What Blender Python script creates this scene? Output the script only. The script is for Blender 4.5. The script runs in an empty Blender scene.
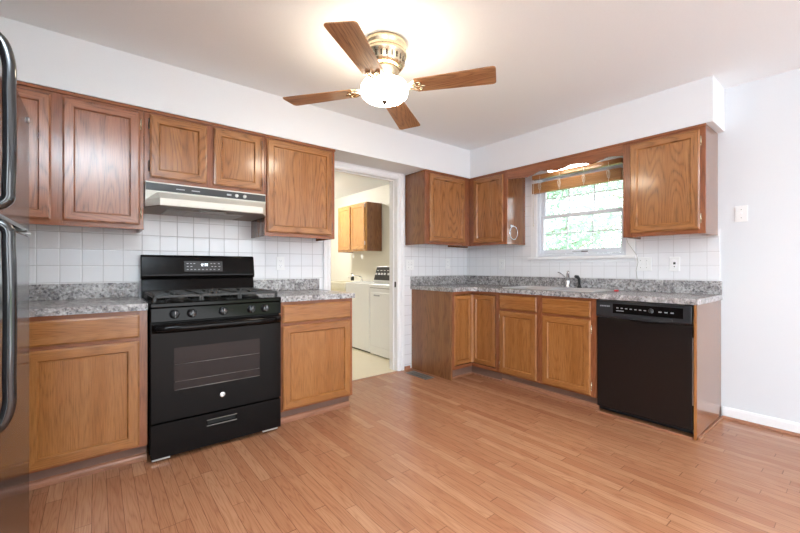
import bpy, bmesh, math, random
from mathutils import Vector, Matrix
random.seed(7)
S = bpy.context.scene
C = S.collection
PI = math.pi

# ------------------------------------------------------------------ camera, sky, lights, exposure
cam = bpy.data.objects.new('camera', bpy.data.cameras.new('camera'))
C.objects.link(cam)
cam.data.sensor_width = 36.0
cam.data.lens = 380.0 / 800.0 * 36.0
cam.data.clip_start = 0.02
cam.location = (-3.6437, -3.2137, 1.1213)
cam.rotation_euler = (PI / 2, 0, 0.897 - PI / 2)
cam.data.shift_y = 0.0004
S.camera = cam

world = bpy.data.worlds.new('world')
S.world = world
world.use_nodes = True
bg = world.node_tree.nodes['Background']
bg.inputs[0].default_value = (0.93, 0.97, 1.0, 1)
bg.inputs[1].default_value = 4.0

def area(name, loc, rot, sx, sy, power, color=(1, 1, 1)):
    l = bpy.data.lights.new(name, 'AREA')
    l.shape = 'RECTANGLE'
    l.size, l.size_y = sx, sy
    l.energy = power
    l.color = color
    o = bpy.data.objects.new(name, l)
    o.location = loc
    o.rotation_euler = rot
    C.objects.link(o)
    return o

# added fill lights at the invented patio and side wall openings behind the camera
area('patio_fill', (-1.75, -6.42, 1.15), (PI / 2, 0, 0), 2.6, 2.0, 7, (0.80, 0.92, 1.0))
area('side_opening_fill', (-4.62, -5.0, 1.5), (PI / 2, 0, -PI / 2), 1.6, 1.3, 25, (0.80, 0.92, 1.0))
# the photographer's flash, bounced off the ceiling
fl = area('bounce_flash', (-3.72, -3.52, 1.78), (PI, 0, 0), 0.25, 0.25, 82, (0.80, 0.92, 1.0))
fl.data.spread = math.radians(125)

S.view_settings.view_transform = 'Standard'
S.view_settings.look = 'None'
S.view_settings.gamma = 1.0
S.view_settings.use_curve_mapping = False
S.view_settings.exposure = 0.69

# ------------------------------------------------------------------ materials
def srgb(r, g, b):
    f = lambda c: (c / 255 / 12.92) if c / 255 <= 0.04045 else ((c / 255 + 0.055) / 1.055) ** 2.4
    return (f(r), f(g), f(b), 1)

class NT:
    def __init__(self, name):
        self.m = bpy.data.materials.new(name)
        self.m.use_nodes = True
        self.t = self.m.node_tree
        self.b = self.t.nodes['Principled BSDF']
    def n(self, kind, **kw):
        x = self.t.nodes.new(kind)
        for k, v in kw.items():
            if k in x.inputs: x.inputs[k].default_value = v
            else: setattr(x, k, v)
        return x
    def l(self, a, b): self.t.links.new(a, b)
    def math(self, op, a, b=None, c=None):
        x = self.t.nodes.new('ShaderNodeMath'); x.operation = op
        for i, v in enumerate((a, b, c)):
            if v is None: continue
            if isinstance(v, (int, float)): x.inputs[i].default_value = v
            else: self.l(v, x.inputs[i])
        return x.outputs[0]
    def mix(self, f, a, b, blend='MIX'):
        x = self.t.nodes.new('ShaderNodeMix'); x.data_type = 'RGBA'; x.blend_type = blend
        for s, v in ((x.inputs[0], f), (x.inputs[6], a), (x.inputs[7], b)):
            if isinstance(v, (int, float, tuple)): s.default_value = v
            else: self.l(v, s)
        return x.outputs[2]
    def ramp(self, fac, stops):
        x = self.t.nodes.new('ShaderNodeValToRGB')
        e = x.color_ramp.elements
        while len(e) < len(stops): e.new(0.5)
        for el, (p, c) in zip(e, stops):
            el.position = p; el.color = c if len(c) == 4 else (*c, 1)
        self.l(fac, x.inputs[0])
        return x.outputs[0]
    def bump(self, h, strength, dist):
        x = self.t.nodes.new('ShaderNodeBump')
        x.inputs['Strength'].default_value = strength
        x.inputs['Distance'].default_value = dist
        self.l(h, x.inputs['Height'])
        self.l(x.outputs[0], self.b.inputs['Normal'])
    def set(self, **kw):
        for k, v in kw.items(): self.b.inputs[k.replace('_', ' ')].default_value = v
        return self

def simple(name, col, rough=0.5, metal=0.0, bump=None, **kw):
    n = NT(name)
    no = n.n('ShaderNodeTexNoise', Scale=bump[0] if bump else 40.0, Detail=3.0)
    tc = n.n('ShaderNodeTexCoord'); n.l(tc.outputs['Object'], no.inputs['Vector'])
    d = tuple(c * 0.95 for c in col[:3]) + (1,)
    n.l(n.mix(no.outputs[0], col, d), n.b.inputs['Base Color'])
    n.set(Roughness=rough, Metallic=metal)
    if bump: n.bump(no.outputs[0], bump[1], bump[2])
    for k, v in kw.items(): n.b.inputs[k.replace('_', ' ')].default_value = v
    return n.m

def emit(name, col, strength):
    n = NT(name)
    n.set(Base_Color=col, Emission_Color=col, Emission_Strength=strength, Roughness=0.3)
    return n.m

def oak(name, light, mid, dark, rough=0.27, amount=1.0, cathedral=1.0, coat=0.45, croughness=0.12):
    n = NT(name)
    uv = n.n('ShaderNodeTexCoord').outputs['UV']
    sep = n.n('ShaderNodeSeparateXYZ'); n.l(uv, sep.inputs[0])
    u, v = sep.outputs[0], sep.outputs[1]
    # cathedral contours: level lines of a noise stretched along the grain
    cv = n.n('ShaderNodeCombineXYZ')
    n.l(n.math('MULTIPLY', u, 0.85), cv.inputs[0]); n.l(n.math('MULTIPLY', v, 6.5), cv.inputs[1])
    n1 = n.n('ShaderNodeTexNoise', Scale=1.0, Detail=1.2, Roughness=0.4); n.l(cv.outputs[0], n1.inputs['Vector'])
    ring = n.math('PINGPONG', n.math('MULTIPLY', n1.outputs[0], 19.0), 0.5)
    line = n.math('POWER', n.math('SUBTRACT', 1.0, n.math('MULTIPLY', ring, 2.0)), 2.2)
    # fine pores along the grain
    cp = n.n('ShaderNodeCombineXYZ')
    n.l(n.math('MULTIPLY', u, 9.0), cp.inputs[0]); n.l(n.math('MULTIPLY', v, 260.0), cp.inputs[1])
    n2 = n.n('ShaderNodeTexNoise', Scale=1.0, Detail=3.0, Roughness=0.6); n.l(cp.outputs[0], n2.inputs['Vector'])
    pores = n.ramp(n2.outputs[0], [(0.42, (0, 0, 0)), (0.62, (1, 1, 1))])
    cb = n.n('ShaderNodeCombineXYZ')
    n.l(n.math('MULTIPLY', u, 0.7), cb.inputs[0]); n.l(n.math('MULTIPLY', v, 14.0), cb.inputs[1])
    n3 = n.n('ShaderNodeTexNoise', Scale=1.0, Detail=2.0); n.l(cb.outputs[0], n3.inputs['Vector'])
    base = n.mix(n.ramp(n3.outputs[0], [(0.3, (0, 0, 0)), (0.7, (1, 1, 1))]), light, mid)
    f = n.math('MULTIPLY', n.math('MULTIPLY', line, n.math('ADD', 0.35, n.math('MULTIPLY', pores, 0.65))), 0.80 * amount * cathedral)
    col = n.mix(f, base, dark)
    col = n.mix(n.math('MULTIPLY', pores, 0.30 * amount), col, dark)
    n.l(col, n.b.inputs['Base Color'])
    n.set(Roughness=rough)
    n.b.inputs['Coat Weight'].default_value = coat
    n.b.inputs['Coat Roughness'].default_value = croughness
    n.bump(n.math('MULTIPLY', f, -1.0), 0.15, 0.001)
    return n.m

M = {}
M['oak'] = oak('oak_golden', srgb(174, 118, 68), srgb(156, 99, 51), srgb(80, 41, 17))
M['oak_plain'] = oak('oak_plain_sawn', srgb(168, 112, 60), srgb(150, 94, 46), srgb(88, 48, 20), cathedral=0.4)
M['oak_red'] = oak('oak_reddish_frame', srgb(156, 95, 60), srgb(140, 79, 46), srgb(78, 37, 18), cathedral=0.6)
M['oak_rose_reflect'] = oak('oak_rosy_reflect', srgb(168, 108, 74), srgb(150, 90, 58), srgb(78, 40, 26), 0.24, coat=0.7, croughness=0.2)  # mauve of reflections on these doors is put into the oak colour
M['oak_side'] = oak('oak_side_panel', srgb(146, 96, 58), srgb(128, 79, 46), srgb(72, 38, 18), 0.26, cathedral=0.9, coat=0.5)
M['oak_fan'] = oak('oak_fan_blade', srgb(196, 146, 100), srgb(176, 124, 80), srgb(92, 52, 26), 0.4)
M['laundry_oak'] = oak('oak_laundry', srgb(205, 150, 84), srgb(192, 134, 68), srgb(134, 82, 36))
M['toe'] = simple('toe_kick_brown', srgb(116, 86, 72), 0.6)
M['shoe'] = oak('oak_shoe_moulding', srgb(172, 118, 88), srgb(154, 100, 72), srgb(110, 66, 44), 0.45)
M['wall'] = simple('wall_paint_white', srgb(222, 225, 229), 0.6, bump=(180, 0.04, 0.001))
M['soffit'] = simple('soffit_paint_white', srgb(232, 234, 238), 0.6, bump=(180, 0.04, 0.001))
M['ceiling'] = simple('ceiling_paint_white', srgb(242, 246, 249), 0.8, bump=(120, 0.06, 0.001))
M['trim'] = simple('trim_gloss_white', srgb(242, 242, 244), 0.28)
M['vinyl_white'] = simple('window_vinyl_white', srgb(226, 230, 238), 0.35)
M['laundry_wall'] = simple('laundry_wall_cream', srgb(230, 226, 214), 0.7)
M['laundry_floor'] = simple('laundry_vinyl_cream', srgb(232, 220, 192), 0.35, bump=(9, 0.05, 0.001))
M['white_enamel'] = simple('appliance_white_enamel', srgb(240, 240, 238), 0.25)
M['cream_enamel'] = simple('tub_cream_enamel', srgb(236, 230, 208), 0.4)
M['black_gloss'] = simple('black_gloss_enamel', (0.005, 0.004, 0.004, 1), 0.09, Specular_IOR_Level=0.13)
M['fridge_black'] = simple('fridge_black_textured', (0.012, 0.011, 0.011, 1), 0.16, bump=(420, 0.05, 0.0006), Specular_IOR_Level=0.75)
M['handle_black'] = simple('handle_black_gloss', (0.012, 0.012, 0.013, 1), 0.08, Coat_Weight=0.6, Coat_Roughness=0.05)
M['black_matte'] = simple('cast_iron_black', (0.012, 0.012, 0.012, 1), 0.4)
M['black_panel'] = simple('black_control_plastic', (0.018, 0.018, 0.020, 1), 0.3)
M['dark_gap'] = simple('dark_recess', (0.01, 0.009, 0.008, 1), 0.8)
M['oven_glass'] = simple('oven_window_glass', (0.020, 0.012, 0.011, 1), 0.06, Specular_IOR_Level=0.2)
M['rack'] = simple('oven_rack_grey', srgb(150, 145, 140), 0.4, 0.5)
M['grey_mark'] = simple('panel_marking_grey', srgb(170, 172, 176), 0.5)
M['chrome'] = simple('chrome', srgb(215, 216, 220), 0.14, 1.0)
M['steel'] = simple('stainless_steel', srgb(228, 229, 231), 0.33, 1.0)
M['aluminium'] = simple('brushed_aluminium', srgb(200, 200, 200), 0.35, 1.0)
M['brass'] = simple('pale_brass', srgb(222, 204, 172), 0.26, 1.0)
M['hinge_pale'] = simple('hinge_pale_brass', srgb(225, 212, 180), 0.25, 0.8)
M['hinge_dark'] = simple('hinge_dark_bronze', srgb(60, 46, 36), 0.4, 0.6)
M['hood_white'] = simple('hood_almond_white', srgb(226, 224, 214), 0.3)
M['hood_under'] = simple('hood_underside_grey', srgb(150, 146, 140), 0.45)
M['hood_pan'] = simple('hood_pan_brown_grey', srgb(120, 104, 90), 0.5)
M['dishwasher_black'] = simple('dishwasher_door_black', (0.013, 0.009, 0.008, 1), 0.22, bump=(500, 0.06, 0.0005), Specular_IOR_Level=0.28)
M['knob_black'] = simple('knob_black_satin', (0.03, 0.03, 0.032, 1), 0.18)
M['plate'] = simple('plate_white_plastic', srgb(240, 240, 240), 0.35)
M['slot'] = simple('slot_dark', (0.03, 0.03, 0.03, 1), 0.6)
M['red'] = simple('red_plastic', srgb(196, 40, 48), 0.4)
M['register'] = simple('register_grey_metal', srgb(128, 122, 116), 0.45, 0.4)
M['bamboo'] = oak('bamboo_blind_wood', srgb(184, 132, 76), srgb(164, 110, 58), srgb(106, 66, 32), 0.45, 0.6)
M['cord'] = simple('cord_off_white', srgb(222, 218, 208), 0.7)
M['grey_cord'] = simple('cord_grey', srgb(186, 182, 176), 0.7)
M['soap'] = simple('bottle_dark', (0.03, 0.035, 0.03, 1), 0.3)
M['globe'] = emit('lamp_globe_warm_glass', (1.0, 0.88, 0.70, 1), 18.0)
M['laundry_globe'] = emit('laundry_lamp_glass', (1.0, 0.97, 0.92, 1), 125.0)
M['tube_light'] = emit('fluorescent_tube_white', (1.0, 0.98, 0.93, 1), 9.0)
M['display'] = emit('clock_display', (0.85, 0.93, 1.0, 1), 2.5)
M['bark'] = simple('bark_grey_brown', srgb(168, 160, 150), 0.9, bump=(14, 0.5, 0.02))
M['lawn'] = simple('lawn_green', srgb(120, 140, 90), 0.95, bump=(30, 0.5, 0.03))

n = NT('leaf_green')
ob = n.n('ShaderNodeObjectInfo')
ge = n.n('ShaderNodeNewGeometry')
n.l(n.ramp(ge.outputs['Random Per Island'], [(0.0, srgb(122, 158, 138)), (0.5, srgb(158, 188, 168)), (1.0, srgb(186, 206, 190))]), n.b.inputs['Base Color'])
tr = n.n('ShaderNodeBsdfTranslucent'); tr.inputs[0].default_value = srgb(176, 206, 184)
ms = n.n('ShaderNodeMixShader'); ms.inputs[0].default_value = 0.5
n.l(n.b.outputs[0], ms.inputs[1]); n.l(tr.outputs[0], ms.inputs[2])
n.l(ms.outputs[0], n.t.nodes['Material Output'].inputs[0])
n.set(Roughness=0.5)
M['leaf'] = n.m

n = NT('window_glass')
g = n.n('ShaderNodeBsdfGlossy'); g.inputs['Roughness'].default_value = 0.02
t_ = n.n('ShaderNodeBsdfTransparent'); t_.inputs[0].default_value = (0.97, 0.99, 0.99, 1)
fr = n.n('ShaderNodeFresnel'); fr.inputs[0].default_value = 1.45
ms = n.n('ShaderNodeMixShader')
n.l(fr.outputs[0], ms.inputs[0]); n.l(t_.outputs[0], ms.inputs[1]); n.l(g.outputs[0], ms.inputs[2])
n.l(ms.outputs[0], n.t.nodes['Material Output'].inputs[0])
M['glass'] = n.m

# hardwood strip floor, strips run along y
n = NT('hardwood_strip_floor')
po = n.n('ShaderNodeTexCoord').outputs['Object']
sp = n.n('ShaderNodeSeparateXYZ'); n.l(po, sp.inputs[0])
W = 0.0572
row = n.math('DIVIDE', sp.outputs[0], W)
ri = n.math('FLOOR', row); rf = n.math('FRACT', row)
wn = n.n('ShaderNodeTexWhiteNoise', noise_dimensions='1D'); n.l(ri, wn.inputs['W'])
ln = n.math('ADD', 0.55, n.math('MULTIPLY', wn.outputs[0], 0.55))
yy = n.math('DIVIDE', n.math('ADD', sp.outputs[1], n.math('MULTIPLY', wn.outputs[0], 37.3)), ln)
yi = n.math('FLOOR', yy); yf = n.math('FRACT', yy)
cid = n.n('ShaderNodeCombineXYZ'); n.l(ri, cid.inputs[0]); n.l(yi, cid.inputs[1])
w2 = n.n('ShaderNodeTexWhiteNoise', noise_dimensions='3D'); n.l(cid.outputs[0], w2.inputs['Vector'])
gv = n.n('ShaderNodeCombineXYZ')
n.l(n.math('ADD', n.math('MULTIPLY', sp.outputs[1], 1.4), n.math('MULTIPLY', w2.outputs[0], 60.0)), gv.inputs[0])
n.l(n.math('MULTIPLY', sp.outputs[0], 16.0), gv.inputs[1])
n.l(n.math('MULTIPLY', w2.outputs[0], 31.0), gv.inputs[2])
g1 = n.n('ShaderNodeTexNoise', Scale=1.0, Detail=1.5); n.l(gv.outputs[0], g1.inputs['Vector'])
ring = n.math('PINGPONG', n.math('MULTIPLY', g1.outputs[0], 13.0), 0.5)
line = n.math('POWER', n.math('SUBTRACT', 1.0, n.math('MULTIPLY', ring, 2.0)), 2.5)
pv = n.n('ShaderNodeCombineXYZ')
n.l(n.math('MULTIPLY', sp.outputs[1], 8.0), pv.inputs[0]); n.l(n.math('MULTIPLY', sp.outputs[0], 260.0), pv.inputs[1])
g2 = n.n('ShaderNodeTexNoise', Scale=1.0, Detail=2.0); n.l(pv.outputs[0], g2.inputs['Vector'])
base = n.ramp(w2.outputs[0], [(0.0, srgb(160, 107, 76)), (0.15, srgb(168, 115, 83)), (0.8, srgb(177, 125, 92)), (1.0, srgb(187, 136, 102))])
streak = n.ramp(g2.outputs[0], [(0.40, (0, 0, 0)), (0.64, (1, 1, 1))])
base = n.mix(n.math('MULTIPLY', streak, 0.22), base, srgb(128, 78, 54))
col = n.mix(n.math('MULTIPLY', line, n.math('MULTIPLY', g2.outputs[0], 0.7)), base, srgb(120, 72, 48))
ex = n.math('LESS_THAN', n.math('MINIMUM', rf, n.math('SUBTRACT', 1.0, rf)), 0.022)
ey = n.math('LESS_THAN', n.math('MINIMUM', yf, n.math('SUBTRACT', 1.0, yf)), 0.0022)
gap = n.math('MAXIMUM', ex, ey)
col = n.mix(n.math('MULTIPLY', gap, 0.58), col, srgb(84, 48, 32))
n.l(col, n.b.inputs['Base Color'])
n.set(Roughness=0.24)
n.bump(n.math('SUBTRACT', n.math('MULTIPLY', w2.outputs[0], 0.25), gap), 0.2, 0.001)
M['floor'] = n.m

def tile(name, axis, phase, grout, body):
    n = NT(name)
    po = n.n('ShaderNodeNewGeometry').outputs['Position']
    sp = n.n('ShaderNodeSeparateXYZ'); n.l(po, sp.inputs[0])
    P = 0.1075
    a = n.math('FRACT', n.math('DIVIDE', n.math('ADD', sp.outputs[axis], 50 * P - phase), P))
    b = n.math('FRACT', n.math('DIVIDE', n.math('ADD', sp.outputs[2], 50 * P - 1.0205), P))
    ea = n.math('MINIMUM', a, n.math('SUBTRACT', 1.0, a)); eb = n.math('MINIMUM', b, n.math('SUBTRACT', 1.0, b))
    e = n.math('MINIMUM', ea, eb)
    f = n.ramp(e, [(0.012, (1, 1, 1)), (0.024, (0, 0, 0))])
    n.l(n.mix(f, body, grout), n.b.inputs['Base Color'])
    n.l(n.math('ADD', 0.12, n.math('MULTIPLY', f, 0.5)), n.b.inputs['Roughness'])
    h = n.ramp(e, [(0.012, (0, 0, 0)), (0.05, (1, 1, 1))])
    n.bump(h, 0.35, 0.0015)
    return n.m
M['tile_left'] = tile('tile_white_left', 0, -3.395, srgb(188, 186, 188), srgb(234, 234, 237))
M['tile_right'] = tile('tile_white_right', 1, -1.98, srgb(208, 207, 209), srgb(236, 236, 239))

n = NT('granite_laminate_grey')
po = n.n('ShaderNodeTexCoord').outputs['Object']
a = n.n('ShaderNodeTexNoise', Scale=17.0, Detail=5.0, Roughness=0.65, Distortion=0.8); n.l(po, a.inputs['Vector'])
b = n.n('ShaderNodeTexNoise', Scale=62.0, Detail=4.0, Roughness=0.7); n.l(po, b.inputs['Vector'])
c = n.n('ShaderNodeTexNoise', Scale=45.0, Detail=3.0, Roughness=0.6, Distortion=1.2); n.l(po, c.inputs['Vector'])
base = n.ramp(a.outputs[0], [(0.36, srgb(124, 121, 122)), (0.46, srgb(152, 149, 149)), (0.56, srgb(174, 171, 171)), (0.68, srgb(196, 193, 193))])
col = n.mix(n.ramp(c.outputs[0], [(0.54, (0, 0, 0)), (0.64, (0.6, 0.6, 0.6))]), base, srgb(140, 124, 118))
col = n.mix(n.ramp(b.outputs[0], [(0.38, (0.75, 0.75, 0.75)), (0.48, (0, 0, 0))]), col, srgb(62, 60, 66))
col = n.mix(n.ramp(b.outputs[0], [(0.57, (0, 0, 0)), (0.68, (0.75, 0.75, 0.75))]), col, srgb(224, 222, 222))
n.l(col, n.b.inputs['Base Color'])
n.set(Roughness=0.22)
M['granite'] = n.m

# ------------------------------------------------------------------ mesh builder
class MB:
    """collects shapes; build() links them as one mesh object. UV: u along the grain, v across, in metres"""
    def __init__(self):
        self.bm = bmesh.new()
        self.uv = self.bm.loops.layers.uv.new('UVMap')
    def _uv(self, bm, uvl, g, faces=None):
        off = (random.uniform(0, 40), random.uniform(0, 40))
        for f in (faces or bm.faces):
            nx = max(range(3), key=lambda i: abs(f.normal[i]))
            gg = g if g != nx else (2 if nx != 2 else 0)
            ot = [i for i in range(3) if i not in (gg, nx)][0]
            for lp in f.loops:
                co = lp.vert.co
                lp[uvl].uv = (co[gg] + off[0], co[ot] + co[nx] * 0.37 + off[1])
    def _merge(self, bm, mi, smooth):
        vm = {}
        src = bm.loops.layers.uv[0]
        for v in bm.verts: vm[v] = self.bm.verts.new(v.co)
        for f in bm.faces:
            try: nf = self.bm.faces.new([vm[v] for v in f.verts])
            except ValueError: continue
            nf.material_index = mi
            nf.smooth = smooth
            for a, b in zip(nf.loops, f.loops): a[self.uv].uv = b[src].uv
        bm.free()
    def box(self, x0, x1, y0, y1, z0, z1, g=2, bev=0.0, seg=2, mi=0, rot=None, smooth=False):
        bm = bmesh.new(); uvl = bm.loops.layers.uv.new('UVMap')
        bmesh.ops.create_cube(bm, size=1.0)
        c = Vector(((x0 + x1) / 2, (y0 + y1) / 2, (z0 + z1) / 2))
        for v in bm.verts: v.co = Vector((v.co.x * abs(x1 - x0), v.co.y * abs(y1 - y0), v.co.z * abs(z1 - z0)))
        if bev: bmesh.ops.bevel(bm, geom=list(bm.edges), offset=bev, segments=seg, profile=0.5, affect='EDGES')
        bm.normal_update()
        for v in bm.verts: v.co = (rot @ v.co if rot else v.co) + c
        self._uv(bm, uvl, g); self._merge(bm, mi, smooth)
        return self
    def prism(self, pts, lo, hi, axis=2, g=2, bev=0.0, seg=2, mi=0, smooth=False):
        """polygon in the plane across `axis`, extruded from lo to hi"""
        bm = bmesh.new(); uvl = bm.loops.layers.uv.new('UVMap')
        def co(p, h):
            r = [0, 0, 0]; o = [i for i in range(3) if i != axis]
            r[o[0]], r[o[1]], r[axis] = p[0], p[1], h
            return r
        a = [bm.verts.new(co(p, lo)) for p in pts]; b = [bm.verts.new(co(p, hi)) for p in pts]
        k = len(pts)
        bm.faces.new(a); bm.faces.new(b[::-1])
        for i in range(k): bm.faces.new((a[i], b[i], b[(i + 1) % k], a[(i + 1) % k]))
        bmesh.ops.recalc_face_normals(bm, faces=bm.faces)
        if bev: bmesh.ops.bevel(bm, geom=list(bm.edges), offset=bev, segments=seg, profile=0.5, affect='EDGES')
        bm.normal_update()
        self._uv(bm, uvl, g); self._merge(bm, mi, smooth)
        return self
    def loft(self, rings, g=2, mi=0, cap=True, smooth=False):
        bm = bmesh.new(); uvl = bm.loops.layers.uv.new('UVMap')
        R = [[bm.verts.new(p) for p in r] for r in rings]
        k = len(rings[0])
        for A, B in zip(R, R[1:]):
            for i in range(k):
                j = (i + 1) % k
                try: bm.faces.new((A[i], A[j], B[j], B[i]))
                except ValueError: pass
        if cap: bm.faces.new(R[0][::-1]); bm.faces.new(R[-1])
        bmesh.ops.recalc_face_normals(bm, faces=bm.faces)
        bm.normal_update()
        self._uv(bm, uvl, g); self._merge(bm, mi, smooth)
        return self
    def tube(self, pts, r, seg=10, mi=0, g=2, closed=False, smooth=True):
        pts = [Vector(p) for p in pts]; N = len(pts)
        rings = []
        up = None
        for i, p in enumerate(pts):
            if closed: d = pts[(i + 1) % N] - pts[i - 1]
            else: d = pts[min(i + 1, N - 1)] - pts[max(i - 1, 0)]
            d.normalize()
            if up is None:
                up = d.orthogonal().normalized()
            up = (up - d * up.dot(d))
            up = up.normalized() if up.length > 1e-6 else d.orthogonal().normalized()
            sd = d.cross(up)
            rr = r[i] if isinstance(r, (list, tuple)) else r
            rings.append([p + (up * math.cos(2 * PI * k / seg) + sd * math.sin(2 * PI * k / seg)) * rr for k in range(seg)])
        if closed: rings.append(rings[0]); return self.loft(rings, g, mi, False, smooth)
        return self.loft(rings, g, mi, True, smooth)
    @staticmethod
    def spline(pts, sub=6):
        P = [Vector(p) for p in pts]; P = [P[0]] + P + [P[-1]]; out = []
        for i in range(1, len(P) - 2):
            a, b, c, d = P[i - 1:i + 3]
            for k in range(sub):
                t = k / sub
                out.append(0.5 * ((2 * b) + (c - a) * t + (2 * a - 5 * b + 4 * c - d) * t * t + (3 * b - a - 3 * c + d) * t ** 3))
        return out + [P[-1]]
    def lathe(self, prof, cx, cy, seg=32, mi=0, smooth=True, axis=2, base=0.0, flip=1):
        """profile of (radius, height) turned about an axis through (cx, cy)"""
        rings = []
        for r, h in prof:
            ring = []
            for k in range(seg):
                a = 2 * PI * k / seg
                c_, s_ = math.cos(a) * r, math.sin(a) * r
                if axis == 2: ring.append((cx + c_, cy + s_, base + h))
                elif axis == 1: ring.append((cx + c_, base + flip * h, cy + s_))
                else: ring.append((base + flip * h, cx + c_, cy + s_))
            rings.append(ring)
        return self.loft(rings, 2, mi, True, smooth)
    def door(self, x0, x1, z0, z1, yb, th=0.022, stile=0.056, recess=0.008, slab=False, mi=0, seam=None):
        """framed flat-panel door (or profiled drawer slab) whose back lies at y = yb, front towards -y"""
        bm = bmesh.new(); uvl = bm.loops.layers.uv.new('UVMap')
        prof = [(0.011, 0), (0.011, -th * 0.40), (0, -th * 0.42), (0, -th * 0.66), (0.0015, -th * 0.74), (0.005, -th * 0.78), (0.0075, -th * 0.97), (0.010, -th)]
        if slab: prof += [(0.016, -th)]
        else: prof += [(stile - 0.008, -th), (stile - 0.006, -th + 0.0015), (stile - 0.0015, -th + recess + 0.002), (stile + 0.002, -th + recess + 0.002), (stile + 0.0035, -th + recess)]
        R = [[bm.verts.new((x0 + d, yb + y, z0 + d)), bm.verts.new((x1 - d, yb + y, z0 + d)),
              bm.verts.new((x1 - d, yb + y, z1 - d)), bm.verts.new((x0 + d, yb + y, z1 - d))] for d, y in prof]
        sides = {0: [], 1: [], 2: [], 3: []}
        for A, B in zip(R, R[1:]):
            for i in range(4):
                j = (i + 1) % 4
                sides[i].append(bm.faces.new((A[i], A[j], B[j], B[i])))
        panel = bm.faces.new(R[-1]); back = bm.faces.new(R[0][::-1])
        bmesh.ops.recalc_face_normals(bm, faces=bm.faces); bm.normal_update()
        def uvs(fs, g):
            off = (random.uniform(0, 40), random.uniform(0, 40))
            for f in fs:
                for lp in f.loops:
                    co = lp.vert.co
                    lp[uvl].uv = ((co.x if g == 0 else co.z) + off[0], (co.z if g == 0 else co.x) + co.y * .5 + off[1])
        if slab:
            uvs(list(bm.faces), 0)
        else:
            for i in range(4): uvs(sides[i], 0 if i in (0, 2) else 2)
            uvs([panel, back], 2)
        self._merge(bm, mi, False)
        return self
    def build(self, name, mats, parent=None, loc=None, rotz=None):
        me = bpy.data.meshes.new(name)
        bmesh.ops.recalc_face_normals(self.bm, faces=self.bm.faces)
        self.bm.to_mesh(me); self.bm.free()
        for m in (mats if isinstance(mats, (list, tuple)) else [mats]): me.materials.append(M[m])
        o = bpy.data.objects.new(name, me)
        C.objects.link(o)
        if parent is not None: o.parent = parent
        if loc: o.location = loc
        if rotz is not None: o.rotation_euler = (0, 0, rotz)
        return o

def thing(name, label, cat, loc=(0, 0, 0), rotz=0.0, group=None):
    o = bpy.data.objects.new(name, None)
    o.empty_display_size = 0.1
    C.objects.link(o)
    o.location = loc; o.rotation_euler = (0, 0, rotz)
    return tag(o, label, cat, group)
def tag(o, label, cat, group=None):
    o['label'] = label; o['category'] = cat
    if group: o['group'] = group
    return o
def struct(o):
    o['kind'] = 'structure'
    return o
def children_of(o): return [c for c in bpy.data.objects if c.parent == o]
def copy_thing(src, loc, rotz, label, group=None):
    r = src.copy(); C.objects.link(r); r.location = loc; r.rotation_euler = (0, 0, rotz); r['label'] = label
    if group: r['group'] = group
    for ch in children_of(src):
        c_ = ch.copy(); C.objects.link(c_); c_.parent = r
        for g_ in children_of(ch):
            d_ = g_.copy(); C.objects.link(d_); d_.parent = c_
    return r

RB = -PI / 2          # rotation of everything that stands against the right wall: local x runs towards the camera's right
XL, YR = -4.65, -6.5  # far sides of the room, behind the camera
CE = 2.44

# ------------------------------------------------------------------ the setting
struct(MB().box(XL - .12, 0.12, YR - .12, 0.0, -0.05, 0.0).build('floor', 'floor'))
struct(MB().box(XL - .12, 0.12, YR - .12, 0.13, CE, CE + .08).build('ceiling', 'ceiling'))
DX0, DX1, DZ = -1.92, -1.12, 2.06
w = MB()
w.box(XL - .12, DX0 - .012, 0, .13, 0, CE); w.box(DX1 + .012, .12, 0, .13, 0, CE); w.box(DX0 - .012, DX1 + .012, 0, .13, DZ + .012, CE)
wl = struct(w.build('wall_left', 'wall'))
tl = MB(); tl.box(XL + .001, -2.002, -.006, -.0005, .88, 1.70); tl.box(-1.028, -.0065, -.006, -.0005, .05, 1.45)
tl.build('tile_backsplash', 'tile_left', wl)
WY0, WY1, WZ0, WZ1 = -1.845, -0.985, 1.225, 2.07    # window hole in the right wall
w = MB()
w.box(0, .12, YR, WY0, 0, CE); w.box(0, .12, WY1, 0, 0, CE); w.box(0, .12, WY0, WY1, 0, WZ0); w.box(0, .12, WY0, WY1, WZ1, CE)
wr = struct(w.build('wall_right', 'wall'))
tr_ = MB()
tr_.box(-.006, -.0005, -2.486, -1.925, .88, 1.40); tr_.box(-.006, -.0005, -.91, -.0005, .88, 2.1); tr_.box(-.006, -.0005, -1.925, -.91, .88, 1.19)
tr_.build('tile_backsplash', 'tile_right', wr)
w = MB(); w.box(XL - .12, XL, YR, -5.8, 0, CE); w.box(XL - .12, XL, -4.2, 0, 0, CE); w.box(XL - .12, XL, -5.8, -4.2, 0, .85); w.box(XL - .12, XL, -5.8, -4.2, 2.15, CE)
struct(w.build('wall_side', 'wall'))
w = MB(); w.box(XL - .12, -3.05, YR - .12, YR, 0, CE); w.box(-.45, .12, YR - .12, YR, 0, CE); w.box(-3.05, -.45, YR - .12, YR, 2.15, CE)
struct(w.build('wall_rear', 'wall'))
# soffits over the cabinets, boxed around two walls
struct(MB().prism([(XL, -.002), (XL, -.338), (-.328, -.338), (-.328, -2.513), (-.002, -2.513), (-.002, -.002)], 2.125, CE).build('trim_1', 'soffit'))
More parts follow.
